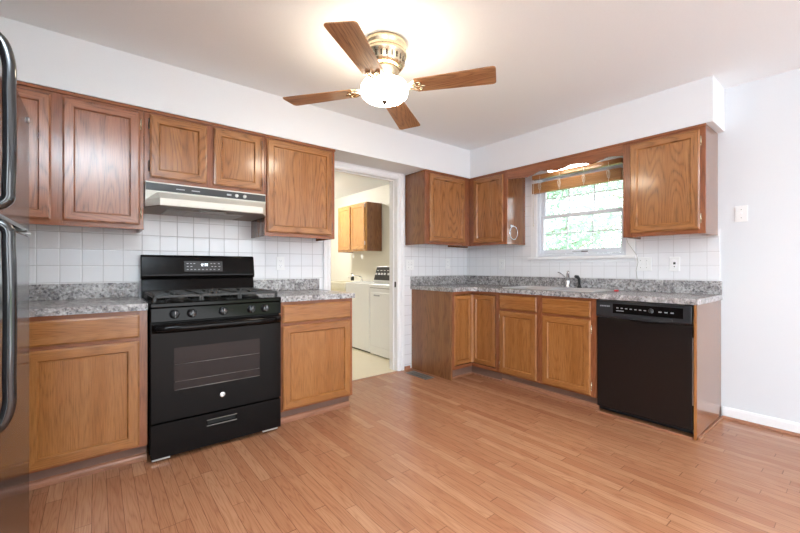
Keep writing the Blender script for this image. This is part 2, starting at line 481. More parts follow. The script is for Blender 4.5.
# baseboards
struct(MB().prism([(0, 0), (-.014, 0), (-.014, .07), (-.010, .085), (0, .085)], YR + .01, -2.502, axis=1).build('baseboard_right', 'trim'))
struct(MB().prism([(-.0145, 0), (-.034, 0), (-.032, .010), (-.026, .017), (-.0145, .020)], YR + .01, -2.502, axis=1, g=1).build('trim_2', 'shoe'))
struct(MB().box(-1.024, -.945, -.016, -.0065, 0, .035).build('baseboard_left', 'shoe'))
# door casing and jambs of the opening to the laundry room
d1 = bpy.data.objects.new('door_1', None); C.objects.link(d1); struct(d1)
j = MB()
j.box(DX0 - .011, DX0, -.004, .134, 0, DZ); j.box(DX1, DX1 + .011, -.004, .134, 0, DZ); j.box(DX0 - .011, DX1 + .011, -.004, .134, DZ, DZ + .011)
j.box(DX1 - .010, DX1, .05, .085, 0, DZ); j.box(DX0, DX1, .05, .085, DZ - .010, DZ)
j.build('jamb', 'trim', d1)
def casing_profile(s):   # stepped casing, s = +1 to the right of the opening
    return [(0, 0), (0, -.011), (.012, -.016), (.030, -.016), (.036, -.011), (.050, -.011), (.058, -.018), (.078, -.020), (.086, -.016), (.086, 0)]
c_ = MB()
c_.prism([(DX1 + .004 + a, b - .0005) for a, b in casing_profile(1)], 0, DZ + .09)
c_.prism([(DX0 - .004 - a * .87, b - .0065) for a, b in casing_profile(1)], 0, DZ + .09)
c_.prism([(b - .0008, DZ + .004 + a) for a, b in casing_profile(1)], DX0 - .079, DX1 + .09, axis=0, g=0)
c_.build('casing', 'trim', d1)
s_ = MB(); s_.box(DX1 - .003, DX1 - .0002, .015, .04, .90, .96, bev=.001); s_.build('strike_plate', 'hinge_dark', d1)
for z in (1.25, .3):
    MB().box(DX0 + .0002, DX0 + .004, .012, .04, z, z + .08, bev=.001).build('hinge', 'hinge_dark', d1)
MB().box(DX0, DX1, -.026, .0005, .0005, .004, g=0, bev=.001).build('threshold', 'shoe', d1)

# laundry room shell
struct(MB().box(-2.9, .12, .131, 3.75, -.05, .0).box(DX0, DX1, .0006, .131, -.05, .0).build('floor_laundry', 'laundry_floor'))
struct(MB().box(-2.9, .12, .131, 3.75, CE + .001, CE + .08).build('ceiling_laundry', 'ceiling'))
struct(MB().box(0, .12, .131, 3.75, 0, CE).build('wall_laundry_right', 'laundry_wall'))
struct(MB().box(-2.9, 0, 3.63, 3.75, 0, CE).build('wall_laundry_back', 'laundry_wall'))
struct(MB().box(-2.9, -2.78, .131, 3.63, 0, CE).build('wall_laundry_left', 'laundry_wall'))

# ------------------------------------------------------------------ window over the sink
win = bpy.data.objects.new('window_1', None); C.objects.link(win); struct(win)
win.location = (0, 0, 0)
f = MB()
f.box(-.020, -.0065, -.985, -.912, 1.20, 2.12, bev=.003); f.box(-.020, -.0065, -1.918, -1.845, 1.20, 2.12, bev=.003)
f.box(-.020, -.0065, -.985, -1.845, 2.05, 2.12, bev=.003)
f.build('casing', 'trim', win)
f = MB(); f.box(-.055, -.0005, -1.935, -.895, 1.196, 1.222, bev=.005); f.box(-.016, -.0065, -1.92, -.91, 1.165, 1.196, bev=.003)
f.build('sill', 'trim', win)
f = MB()
f.box(.003, .115, -1.006, -.986, 1.226, 2.069); f.box(.003, .115, -1.844, -1.824, 1.226, 2.069)
f.box(.003, .115, -1.824, -1.006, 1.226, 1.250); f.box(.003, .115, -1.824, -1.006, 2.045, 2.069)
f.build('frame', 'vinyl_white', win)
def sash(name, x, z0, z1, rail):
    y0, y1 = -1.824, -1.006
    s = MB(); b = .032
    s.box(x, x + .03, y1 - b, y1, z0, z1, bev=.003); s.box(x, x + .03, y0, y0 + b, z0, z1, bev=.003)
    s.box(x, x + .03, y0 + b, y1 - b, z0, z0 + rail, bev=.003); s.box(x, x + .03, y0 + b, y1 - b, z1 - .036, z1, bev=.003)
    o = s.build(name, 'vinyl_white', win)
    mu = MB(); w_ = (y1 - y0 - 2 * b) / 3
    for k in (1, 2): mu.box(x + .010, x + .020, y0 + b + w_ * k - .006, y0 + b + w_ * k + .006, z0 + rail, z1 - .036)
    zc = (z0 + rail + z1 - .036) / 2
    mu.box(x + .0105, x + .0195, y0 + b, y1 - b, zc - .006, zc + .006)
    mu.build('muntin_grid', 'vinyl_white', o)
    MB().box(x + .013, x + .017, y0 + b, y1 - b, z0 + rail, z1 - .036).build('pane', 'glass', o)
    return o
lo = sash('lower_sash', .020, 1.252, 1.655, .045)
up = sash('upper_sash', .056, 1.620, 2.043, .036)
k_ = MB(); k_.box(.010, .0195, -1.47, -1.35, 1.268, 1.274, bev=.001); k_.build('lift_label', 'grey_mark', lo)
k_ = MB(); k_.box(.008, .0195, -1.50, -1.44, 1.266, 1.276, bev=.002); k_.build('sash_latch', 'slot', lo)

# ------------------------------------------------------------------ cabinets
def hinge(parent, x, z, y, mat, side=1):
    h = MB(); h.tube([(x, y, z - .026), (x, y, z + .026)], .0045, 8)
    h.box(x - .010 if side > 0 else x, x if side > 0 else x + .010, y - .001, y + .004, z - .02, z + .02, bev=.001)
    for s in (-.03, .03): h.lathe([(.0, -.003), (.004, -.003), (.004, .003), (.0, .003)], x, y, 8, base=z + s)
    return h.build('hinge', mat, parent)

def wall_cab(label, loc, rotz, wd, z0, z1, doors, frame='oak_red', dmat='oak', side='oak_side', depth=.33, cap=True, hm='hinge_dark', group='oak wall cabinets', seed=0):
    """doors: (x0, x1, z0, z1, hinge side -1 / 1 / 0, hinge heights)"""
    t = thing('wall_cabinet', label, 'cabinet', (loc[0], loc[1], z0), rotz, group)
    h = z1 - z0
    b = MB()
    b.box(.0, .016, -depth + .019, -.007, 0, h); b.box(wd - .016, wd, -depth + .019, -.007, 0, h)
    b.box(.016, wd - .016, -depth + .019, -.007, .02, .035, g=0); b.box(.016, wd - .016, -depth + .019, -.007, h - .015, h, g=0)
    b.box(.016, wd - .016, -.014, -.007, .035, h - .015)
    b.build('body', side, t)
    fr = MB(); y0, y1 = -depth, -depth + .019
    xs = sorted([0, wd] + [v for d in doors for v in d[:2]])
    lo_ = min(d[2] for d in doors) - z0; hi_ = max(d[3] for d in doors) - z0
    fr.box(0, max(.03, doors[0][0] + .012), y0, y1, 0, h, bev=.0015); fr.box(min(wd - .03, doors[-1][1] - .012), wd, y0, y1, 0, h, bev=.0015)
    for a, c in zip(doors, doors[1:]): fr.box(a[1] - .012, c[0] + .012, y0 + .0002, y1, 0.01, h - .01, bev=.001)
    fr.box(.03, wd - .03, y0 + .0004, y1, 0, lo_ + .012, g=0, bev=.0015); fr.box(.03, wd - .03, y0 + .0004, y1, hi_ - .012, h, g=0, bev=.0015)
    fr.build('face_frame', frame, t)
    if cap:
        MB().box(-.004, wd + .004, -depth - .012, -depth + .004, h - .016, h + .003, g=0, bev=.003).build('top_moulding', frame, t)
    for d in doors:
        m = MB().door(d[0], d[1], d[2] - z0, d[3] - z0, y0 - .0008)
        o = m.build('door', dmat, t)
        if d[4]:
            for z in d[5]:
                hx = d[1] + .004 if d[4] > 0 else d[0] - .004
                hinge(o, hx, z - z0, y0 - .010, hm, d[4])
    return t

HT = 2.1185
wall_cab('double-door oak wall cabinet by the refrigerator, left of the range hood cabinet', (-4.245, 0), 0, .834, 1.3564, HT,
         [(.04, .403, 1.385, 2.085, -1, (1.46, 2.01)), (.450, .814, 1.385, 2.085, 1, (1.457, 2.013))], dmat='oak_rose_reflect', frame='oak_red', hm='hinge_pale')
wall_cab('short double-door oak wall cabinet directly above the range hood', (-3.409, 0), 0, .757, 1.662, HT,
         [(.029, .358, 1.692, 2.088, -1, (1.763, 2.03)), (.402, .730, 1.692, 2.088, 1, (1.755, 2.03))], dmat='oak')
wall_cab('single-door oak wall cabinet beside the laundry doorway, right of the range hood', (-2.65, 0), 0, .594, 1.3564, HT,
         [(.012, .560, 1.385, 2.092, 1, (1.46, 2.02))], dmat='oak')
wall_cab('oak wall cabinet at the room corner facing forward, right of the laundry doorway', (-1.010, 0), 0, .676, 1.3564, HT,
         [(.050, .585, 1.385, 2.090, 0, ())], dmat='oak', frame='oak_red')
cb = wall_cab('oak wall cabinet in the room corner left of the window, towel ring on its side', (0, -.008), RB, .830, 1.3564, HT,
         [(.395, .790, 1.385, 2.090, 0, ())], dmat='oak', frame='oak_red')
wall_cab('single-door oak wall cabinet right of the window, above the dishwasher', (0, -1.943), RB, .532, 1.3564, HT,
         [(.056, .502, 1.385, 2.085, 1, (1.461, 2.004))], dmat='oak', hm='hinge_pale')

def base_cab(label, loc, rotz, wd, fronts, depth=.61, frame='oak_red', dmat='oak_plain', hinges=(), left_end=False, right_end=False, drawers=True, group='oak base cabinets'):
    t = thing('base_cabinet', label, 'cabinet', (loc[0], loc[1], 0), rotz, group)
    top = .874
    b = MB(); y1 = -depth + .019
    b.box(0, .016, y1, -.02, .10, top); b.box(wd - .016, wd, y1, -.02, .10, top)
    b.box(.016, wd - .016, y1, -.02, .10, .115, g=0); b.box(.016, wd - .016, -.03, -.02, .115, top)
    b.build('body', 'oak_side', t)
    fr = MB(); y0 = -depth
    xa, xb = fronts[0][0], fronts[-1][1]
    fr.box(0, xa + .012, y0, y1, .10, top, bev=.0015); fr.box(xb - .012, wd, y0, y1, .10, top, bev=.0015)
    for a, c in zip(fronts, fronts[1:]): fr.box(a[1] - .012, c[0] + .012, y0 + .0002, y1, .101, top - .001, bev=.001)
    fr.box(xa, xb, y0 + .0004, y1, .10, .132, g=0, bev=.001); fr.box(xa, xb, y0 + .0004, y1, .842, top, g=0, bev=.001)
    fr.box(xa, xb, y0 + .0006, y1, .69, .735, g=0, bev=.001)
    fr.build('face_frame', frame, t)
    for a, c, hs in fronts:
        MB().door(a, c, .724, .852, y0 - .0008, slab=True).build('drawer_front', dmat, t)
        d = MB().door(a, c, .115, .704, y0 - .0008, stile=.058).build('door', dmat, t)
        if hs:
            for z in (.185, .630): hinge(d, c + .004 if hs > 0 else a - .004, z, y0 - .010, 'hinge_pale', hs)
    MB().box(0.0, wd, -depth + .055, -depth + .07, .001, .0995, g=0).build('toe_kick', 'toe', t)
    MB().prism([(-depth + .0548, .001), (-depth + .037, .001), (-depth + .037, .022), (-depth + .042, .034), (-depth + .0548, .040)], 0, wd, axis=0, g=0).build('shoe_moulding', 'shoe', t)
    return t

base_cab('oak base cabinet between the refrigerator and the left side of the black range', (-4.46, 0), 0, 1.044, [(.03, .50, 0), (.535, 1.005, 0)])
base_cab('oak base cabinet right of the black range, next to the laundry doorway', (-2.646, 0), 0, .594, [(.020, .566, 0)])
sb = base_cab('two-door oak sink base cabinet under the window, left of the dishwasher', (0, -.949), RB, .912, [(.012, .405, -1), (.460, .872, 1)])

# corner base cabinet: an L with a two-leaf corner door
t = thing('base_cabinet', 'L-shaped oak corner base cabinet with two narrow folding doors meeting in the corner', 'cabinet', (0, 0, 0), 0, 'oak base cabinets')
b = MB()
b.prism([(-.90, -.02), (-.90, -.591), (-.591, -.591), (-.591, -.947), (-.02, -.947), (-.02, -.02)], .10, .115)
b.box(-.90, -.02, -.03, -.02, .115, .874); b.box(-.03, -.02, -.947, -.03, .115, .874); b.box(-.591, -.03, -.947, -.932, .115, .874)
b.build('body', 'oak_side', t)
MB().box(-.918, -.902, -.61, -.007, .001, .874, g=2, bev=.001).build('end_panel', 'oak_side', t)
f = MB()
f.box(-.9015, -.872, -.61, -.591, .10, .874, bev=.0015); f.box(-.61, -.591, -.947, -.905, .10, .874, bev=.0015)
f.box(-.872, -.61, -.6098, -.5912, .10, .132, g=0); f.box(-.872, -.61, -.6098, -.5912, .846, .874, g=0)
f.box(-.6098, -.5912, -.905, -.61, .10, .132, g=1); f.box(-.6098, -.5912, -.905, -.61, .846, .874, g=1)
f.build('face_frame', 'oak_red', t)
dA = MB().door(-.878, -.6172, .14, .838, -.596, stile=.05).build('door', 'oak_plain', t)
dB = MB().door(.6172, .898, .14, .838, 0, stile=.05).build('door', 'oak_plain', t, loc=(-.596, 0, 0), rotz=RB)
MB().prism([(-.633, -.617), (-.617, -.633), (-.598, -.598)], .141, .837).build('corner_strip', 'oak_plain', t)
k_ = MB(); k_.prism([(-.9015, -.555), (-.555, -.555), (-.555, -.947), (-.540, -.947), (-.540, -.540), (-.9015, -.540)], .001, .0995)
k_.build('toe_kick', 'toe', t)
k_ = MB(); k_.prism([(-.90, -.5552), (-.90, -.572), (-.572, -.572), (-.572, -.947), (-.5552, -.947), (-.5552, -.5552)], .001, .017, g=0)
k_.build('shoe_moulding', 'shoe', t)

# end panel right of the dishwasher
t = thing('cabinet_end_panel', 'tall narrow oak end panel on the right side of the dishwasher', 'panel', (0, -2.4780, 0), RB)
MB().box(0, .016, -.612, -.007, .001, .874, bev=.001).build('panel', 'oak_side', t)
MB().box(.0, .0162, -.624, -.6125, .001, .874, bev=.001).build('edge_strip', 'oak', t)
MB().box(.0165, .030, -.60, -.02, .001, .016, g=1, bev=.003).build('shoe_moulding', 'shoe', t)

# ------------------------------------------------------------------ worktops
def worktop(name, label, polys, splash, end=None):
    t = thing(name, label, 'countertop', (0, 0, .8755), 0, 'grey speckled countertops')
    s = MB()
    for p in polys: s.prism(p, 0, .0385)
    s.build('slab', 'granite', t)
    s = MB()
    for bx in splash: s.box(*bx, .0387, .1387, bev=.002)
    s.build('backsplash_lip', 'granite', t)
    return t
worktop('countertop', 'grey speckled countertop left of the black range', [[(XL + .002, -.007), (XL + .002, -.638), (-3.4165, -.638), (-3.4165, -.007)]], [(XL + .002, -3.4165, -.027, -.007)])
worktop('countertop', 'short grey speckled countertop right of the black range', [[(-2.6465, -.007), (-2.6465, -.638), (-2.045, -.638), (-2.045, -.007)]], [(-2.6465, -2.045, -.027, -.007)])
SY0, SY1, SX0, SX1 = -1.80, -.95, -.565, -.075
worktop('countertop', 'long L-shaped grey speckled countertop around the corner with the sink', [
    [(-.938, -.007), (-.938, -.638), (-.700, -.638), (-.638, -.700), (-.638, SY1 - .015), (-.007, SY1 - .015), (-.007, -.007)],
    [(SX1 + .015, SY1 - .015), (-.007, SY1 - .015), (-.007, SY0 + .015), (SX1 + .015, SY0 + .015)],
    [(-.638, SY1 - .015), (SX0 - .0 + .015, SY1 - .015), (SX0 + .015, SY0 + .015), (-.638, SY0 + .015)],
    [(-.638, SY0 + .015), (-.007, SY0 + .015), (-.007, -2.502), (-.638, -2.502)]],
    [(-.938, -.007, -.027, -.007), (-.027, -.007, -2.502, -.0275)])

# ------------------------------------------------------------------ sink, faucet, sprayer
t = thing('sink', 'double-bowl steel sink set into the corner countertop below the window', 'sink', (-.32, -1.375, .9145))
def bowl(y0, y1):
    x0, x1 = -.205, .155
    r = MB(); rings = []
    for ins, z in ((0, .004), (.006, .0), (.012, -.03), (.02, -.15), (.05, -.17), (.12, -.175)):
        pts = []
        cr = .05
        for cx, cy, a0 in ((x1 - ins - cr, y1 - ins - cr, 0), (x0 + ins + cr, y1 - ins - cr, 90), (x0 + ins + cr, y0 + ins + cr, 180), (x1 - ins - cr, y0 + ins + cr, 270)):
            for q in range(5):
                a = math.radians(a0 + 22.5 * q); pts.append((cx + cr * math.cos(a), cy + cr * math.sin(a), z))
        rings.append(pts)
    bm_ = r.loft(rings, cap=False, smooth=True)
    bm_.lathe([(.0, -.178), (.04, -.178), (.042, -.174), (.03, -.172), (.0, -.172)], (x0 + x1) / 2, (y0 + y1) / 2, 16)
    return r
bowl(-.405, -.015).build('bowl', 'steel', t); bowl(.015, .405).build('bowl', 'steel', t)
r = MB()
r.box(-.245, -.203, -.425, .425, 0, .009, bev=.003); r.box(.153, .245, -.425, .425, 0, .009, bev=.003)
r.box(-.203, .153, -.425, -.403, 0, .009, bev=.003); r.box(-.203, .153, .403, .425, 0, .009, bev=.003); r.box(-.203, .153, -.018, .018, 0, .009, bev=.003)
r.build('rim', 'steel', t)

t = thing('faucet', 'chrome faucet with a raised lever at the back of the sink', 'faucet', (-.12, -1.375, .9242))
MB().lathe([(0, 0), (.03, 0), (.03, .006), (.024, .014), (.022, .06), (.02, .075), (0, .078)], 0, 0, 20).build('base', 'chrome', t)
MB().box(-.03, .03, -.075, .075, 0, .005, bev=.002).build('deck_plate', 'chrome', t)
MB().tube([(0, 0, .05), (-.010, -.006, .085), (-.035, -.018, .125), (-.075, -.040, .150), (-.115, -.062, .150), (-.135, -.073, .138)], [.017, .015, .013, .012, .012, .011], 12).build('spout', 'chrome', t)
MB().tube([(0, 0, .072), (.002, .022, .095), (.002, .055, .122), (.0, .085, .142), (-.002, .100, .144)], [.011, .008, .0065, .006, .005], 10).build('lever', 'chrome', t)

t = thing('side_sprayer', 'black side sprayer standing right of the chrome faucet', 'sprayer', (-.105, -1.478, .9242))
MB().lathe([(0, 0), (.022, 0), (.022, .006), (.016, .015), (.015, .03), (0, .03)], 0, 0, 16).build('holder', 'black_panel', t)
MB().tube([(0, 0, .02), (0, 0, .06), (-.004, .002, .085), (-.018, .009, .103), (-.040, .02, .108)], [.010, .012, .014, .016, .013], 12).build('spray_head', 'black_panel', t)

o = MB(); o.lathe([(0, 0), (.017, 0), (.018, .004), (.016, .012), (0, .013)], 0, 0, 16)
o = o.build('bottle_cap', 'red', loc=(-.20, -1.84, .9145)); tag(o, 'small red cap lying on the countertop at the right end of the sink', 'cap')

# ------------------------------------------------------------------ gas range
RX0, RX1 = -3.409, -2.653
rw = RX1 - RX0
t = thing('gas_range', 'black freestanding gas range standing between two oak base cabinets', 'range', (RX0, 0, 0))
b = MB()
b.box(0, rw, -.6255, -.03, .045, .885, bev=.003)
b.build('body', 'black_gloss', t)
for x in (.05, rw - .05):
    for y in (-.58, -.08):
        MB().lathe([(0, 0.001), (.018, 0.001), (.018, .012), (.010, .014), (.010, .0448), (0, .0448)], x, y, 12).build('foot', 'black_matte', t)
# cooktop
k = MB()
k.box(.0, rw, -.668, -.095, .886, .914, bev=.006)
k.build('cooktop', 'black_gloss', t)
for cx, cy, r_ in ((.165, -.24, .04), (.165, -.50, .05), (.378, -.37, .045), (.591, -.24, .04), (.591, -.50, .05)):
    u_ = MB(); u_.lathe([(0, .9142), (r_ + .014, .9142), (r_ + .012, .920), (r_, .922), (r_, .930), (r_ - .006, .936), (0, .937)], cx, cy, 24)
    u_.build('burner', 'black_matte', t)
def grate(x0, x1):
    g_ = MB(); z = .950; r_ = .0065
    y0, y1 = -.635, -.125
    q = lambda a, b_: g_.tube([a, b_], r_, 6, smooth=False)
    for x in (x0, x1): g_.box(x - r_, x + r_, y0, y1, z - .010, z + .006, bev=.002)
    for y in (y0, y1): g_.box(x0, x1, y - r_, y + r_, z - .010, z + .006, bev=.002)
    cx = (x0 + x1) / 2
    g_.box(x0, x1, -.385, -.373, z - .008, z + .005, bev=.002)
    for yc in (-.505, -.245):
        for dx in (-1, 1): g_.box(cx + dx * .03, (x1 if dx > 0 else x0), yc - .005, yc + .005, z - .008, z + .005, bev=.002) if dx > 0 else g_.box(x0, cx - .03, yc - .005, yc + .005, z - .008, z + .005, bev=.002)
        g_.box(cx - .005, cx + .005, yc + .03, yc + .10, z - .008, z + .005, bev=.002)
        g_.box(cx - .005, cx + .005, yc - .10, yc - .03, z - .008, z + .005, bev=.002)
    for x in (x0, x1):
        for y in (y0, y1): g_.box(x - .008, x + .008, y - .008, y + .008, .9145, z, bev=.002)
    return g_.build('grate', 'black_matte', t)
grate(.025, .262); grate(.270, .486); grate(.494, .731)
# backguard
k = MB()
k.prism([(-.030, .886), (-.105, .886), (-.105, .955), (-.085, 1.035), (-.030, 1.035)], 0.004, rw - .004, axis=0, g=0, bev=.004)
bgl = k.build('backguard_base', 'black_gloss', t)
k = MB(); k.prism([(-.030, 1.0355), (-.098, 1.0355), (-.105, 1.06), (-.082, 1.195), (-.072, 1.205), (-.030, 1.205)], 0, rw, axis=0, g=0, bev=.006)
bgd = k.build('backguard', 'black_gloss', t)
A_ = Vector((0, -.105, 1.06)); B_ = Vector((0, -.082, 1.195)); dv = (B_ - A_).normalized(); nv = Vector((0, -dv.z, dv.y))
def on_guard(mb, x0, x1, s0, s1, th, mi=0):
    pa = A_ + dv * s0; pb = A_ + dv * s1
    ring = lambda h: [tuple(Vector((x, 0, 0)) + p + nv * h) for x, p in ((x0, pa), (x1, pa), (x1, pb), (x0, pb))]
    mb.loft([ring(0.0005), ring(th)], mi=mi)
k = MB(); on_guard(k, .262, .518, .028, .104, .002); pnl = k.build('clock_panel', 'black_panel', bgd)
k = MB()
segs = {'1': 'bc', '2': 'abged', '0': 'abcdef'}
for ci, ch in enumerate('1200'):
    bx = .366 + ci * .0125 + (.004 if ci > 1 else 0)
    S_ = {'a': (0, .007, .0165, .018), 'g': (0, .007, .0085, .010), 'd': (0, .007, 0, .0015), 'f': (0, .0015, .009, .018), 'b': (.0055, .007, .009, .018), 'e': (0, .0015, 0, .009), 'c': (.0055, .007, 0, .009)}
    for s in segs[ch]:
        a = S_[s]; on_guard(k, bx + a[0], bx + a[1], .068 + a[2], .068 + a[3], .0028)
k.build('clock_digits', 'display', bgd)
k = MB()
for row_, xs_ in ((.084, (.276, .298, .320, .434, .456, .486)), (.062, (.276, .300, .440, .462, .490)), (.040, (.276, .300, .324, .350, .376, .402, .428, .454, .486))):
    for x in xs_: on_guard(k, x, x + .012, row_, row_ + .0045, .0026)
k.build('button_marks', 'grey_mark', bgd)
# front control strip with knobs
k = MB(); k.prism([(-.626, .800), (-.668, .803), (-.667, .8855), (-.626, .8855)], 0.002, rw - .002, axis=0, g=0, bev=.004)
cp = k.build('control_panel', 'black_gloss', t)
for x in (.119, .209, .383, .553, .643):
    kn = MB(); kn.lathe([(0, 0), (.026, 0), (.026, .006), (.022, .010), (.0195, .026), (.017, .029), (0, .030)], x, .846, 24, axis=1, base=-.6682, flip=-1)
    kn.box(x - .0055, x + .0055, -.707, -.690, .826, .867, bev=.003)
    ko = kn.build('knob', 'knob_black', cp)
    MB().box(x - .0015, x + .0015, -.7083, -.7072, .848, .865).build('pointer', 'grey_mark', ko)
# oven door with window, bar handle and badge
dw = MB()
DY0, DY1 = -.668, -.628
fx0, fx1, fz0, fz1 = .118, .612, .398, .648
dw.box(.004, fx0, DY0, DY1, .232, .795); dw.box(fx1, rw - .004, DY0, DY1, .232, .795)
dw.box(fx0, fx1, DY0, DY1, .232, fz0); dw.box(fx0, fx1, DY0, DY1, fz1, .795)
od = dw.build('oven_door', 'black_gloss', t)
MB().box(fx0, fx1, DY0 + .004, DY0 + .008, fz0, fz1).build('oven_window', 'oven_glass', od)
rk = MB()
for z in (.45, .55):
    rk.tube([(fx0 + .004, DY0 + .0025, z), (fx1 - .004, DY0 + .0025, z)], .0012, 6)
rk.tube([(fx0 + .003, DY0 + .002, fz0 + .004), (fx1 - .003, DY0 + .002, fz0 + .004)], .002, 6)
rk.build('rack_wires', 'rack', od)
hd = MB()
N_ = 20
rings = []
for i in range(N_ + 1):
    x = .008 + (rw - .016) * i / N_
    e_ = min(1.0, 6.0 * min(i, N_ - i) / N_)
    y = -.672 - .034 * e_ ** .5
    zc = .768; h_ = .024
    rings.append([(x, y - .004, zc - h_), (x, y - .014, zc - h_ * .5), (x, y - .015, zc + h_ * .3), (x, y - .006, zc + h_), (x, y + .008, zc + h_), (x, y + .008, zc - h_)])
hd.loft(rings, smooth=True)
hd.build('door_handle', 'black_gloss', od)
bd = MB(); bd.lathe([(0, 0), (.0155, 0), (.0155, .0015), (.014, .002), (0, .002)], .380, .325, 24, axis=1, base=DY0 - .0002, flip=-1)
bo = bd.build('round_badge', 'aluminium', od)
cu = bpy.data.curves.new('badge_text', 'FONT'); cu.body = 'GE'; cu.size = .017; cu.align_x = 'CENTER'; cu.align_y = 'CENTER'; cu.extrude = .0003
tmp = bpy.data.objects.new('badge_text', cu); C.objects.link(tmp)
bpy.context.view_layer.update()
me = bpy.data.meshes.new_from_object(tmp.evaluated_get(bpy.context.evaluated_depsgraph_get()))
bpy.data.objects.remove(tmp)
me.materials.append(M['slot'])
gl = bpy.data.objects.new('badge_letters', me); C.objects.link(gl); gl.parent = od
gl.location = (.380, DY0 - .0026, .325); gl.rotation_euler = (PI / 2, 0, 0)
# storage drawer
dr = MB(); hx0, hx1, hz0, hz1 = .295, .462, .152, .182
dr.box(.004, hx0, DY0 + .002, DY1, .028, .222); dr.box(hx1, rw - .004, DY0 + .002, DY1, .028, .222)
dr.box(hx0, hx1, DY0 + .002, DY1, .028, hz0); dr.box(hx0, hx1, DY0 + .002, DY1, hz1, .222)
do = dr.build('storage_drawer', 'black_gloss', t)
MB().box(hx0, hx1, DY0 + .02, DY0 + .03, hz0, hz1).build('handle_recess', 'dark_gap', do)
fr_ = MB()
fr_.box(hx0 - .004, hx1 + .004, DY0 - .002, DY0 + .0015, hz0 - .005, hz0, bev=.001); fr_.box(hx0 - .004, hx1 + .004, DY0 - .002, DY0 + .0015, hz1, hz1 + .004, bev=.001)
fr_.build('handle_rim', 'register', do)
for xa_, xb_ in ((.01, .10), (rw - .12, rw - .02)):
    MB().box(xa_, xb_, -.652, -.640, .012, .024, bev=.001).build('levelling_bracket', 'aluminium', t)

# ------------------------------------------------------------------ range hood
t = thing('range_hood', 'white under-cabinet range hood with a black control strip above the range', 'range hood', (RX0, 0, 1.50))
def hp(z, k_):   # k_=1 flared plan, 0 upright plan
    e = lambda a, b_: a + (b_ - a) * k_
    x0, x1 = .003, rw - .003
    return [(x0, -.008, z), (x0, -.365, z), (x0 + .065, e(-.366, -.50), z), (x1 - .065, e(-.366, -.50), z), (x1, -.365, z), (x1, -.008, z)]
h = MB()
h.loft([hp(.0, 1), hp(.042, 1), hp(.098, .0), hp(.1605, .0)])
h.build('shell', 'hood_white', t)
m_ = MB(); m_.box(.006, rw - .006, -.372, -.3665, .106, .152, bev=.001)
for x in (.17, .26): m_.box(x, x + .05, -.3728, -.3718, .124, .130, mi=1)
m_.box(.48, .51, -.3728, -.3718, .122, .134, mi=1)
m_.build('control_strip', ['black_panel', 'grey_mark'], t)
for x in (.545, .600):
    MB().lathe([(0, 0), (.012, 0), (.011, .010), (0, .012)], x, .127, 16, axis=1, base=-.3722, flip=-1).build('knob', 'plate', t)
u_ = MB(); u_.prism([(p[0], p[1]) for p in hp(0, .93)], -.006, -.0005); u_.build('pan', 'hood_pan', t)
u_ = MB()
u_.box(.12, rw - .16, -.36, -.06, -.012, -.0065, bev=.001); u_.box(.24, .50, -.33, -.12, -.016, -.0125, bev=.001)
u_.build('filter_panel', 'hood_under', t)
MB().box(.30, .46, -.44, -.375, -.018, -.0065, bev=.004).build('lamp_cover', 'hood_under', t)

# ------------------------------------------------------------------ dishwasher
t = thing('dishwasher', 'black built-in dishwasher between the sink cabinet and the oak end panel', 'dishwasher', (0, -1.8655, 0), RB)
W_ = .606
MB().box(.003, W_, -.585, -.03, .10, .868).build('tub', 'black_matte', t)
MB().box(.004, W_ - .001, -.622, -.587, .055, .735, bev=.004).build('door', 'dishwasher_black', t)
k = MB(); k.prism([(-.587, .740), (-.628, .740), (-.640, .752), (-.636, .866), (-.587, .866)], .004, W_ - .001, axis=0, g=0, bev=.003)
c2 = k.build('control_panel', 'black_panel', t)
k = MB(); rings = []
for i in range(17):
    x = .20 + .30 * i / 16 * 1.0; s = math.sin(PI * i / 16)
    rings.append([(x, -.636, .758), (x, -.644 - .012 * s, .754 - .014 * s), (x, -.644 - .010 * s, .768 - .01 * s), (x, -.636, .772)])
k.loft(rings, smooth=False); k.build('handle_lip', 'black_panel', c2)
m_ = MB(); m_.box(.125, .56, -.6400, -.6370, .778, .848, bev=.001)
for i in range(7): m_.box(.15 + i * .030, .165 + i * .030, -.6408, -.6398, .815 - i * .0007, .821 - i * .0007, mi=1)
for i in range(3): m_.box(.42 + i * .035, .438 + i * .035, -.6408, -.6398, .808, .815, mi=1)
m_.box(.15, .20, -.6408, -.6398, .795, .800, mi=1)
m_.build('button_plate', ['black_gloss', 'grey_mark'], c2)
m_ = MB(); m_.box(.030, .112, -.6396, -.6380, .818, .835)
for i in range(6): m_.box(.035 + i * .012, .043 + i * .012, -.6402, -.6394, .822, .831, mi=1)
m_.build('name_plate', ['black_panel', 'grey_mark'], c2)
MB().lathe([(0, 0), (.016, 0), (.015, .010), (0, .011)], .375, .815, 20, axis=1, base=-.6402, flip=-1).build('dial', 'black_panel', c2)
MB().box(.006, W_ - .002, -.575, -.56, .02, .118).build('kick_plate', 'black_panel', t)
MB().box(0, W_, -.6405, -.6228, .001, .017, g=0, bev=.003).build('shoe_moulding', 'shoe', t)
MB().box(W_ - .0008, W_ + .0028, -.621, -.6135, .22, .66).build('side_trim', 'aluminium', t)

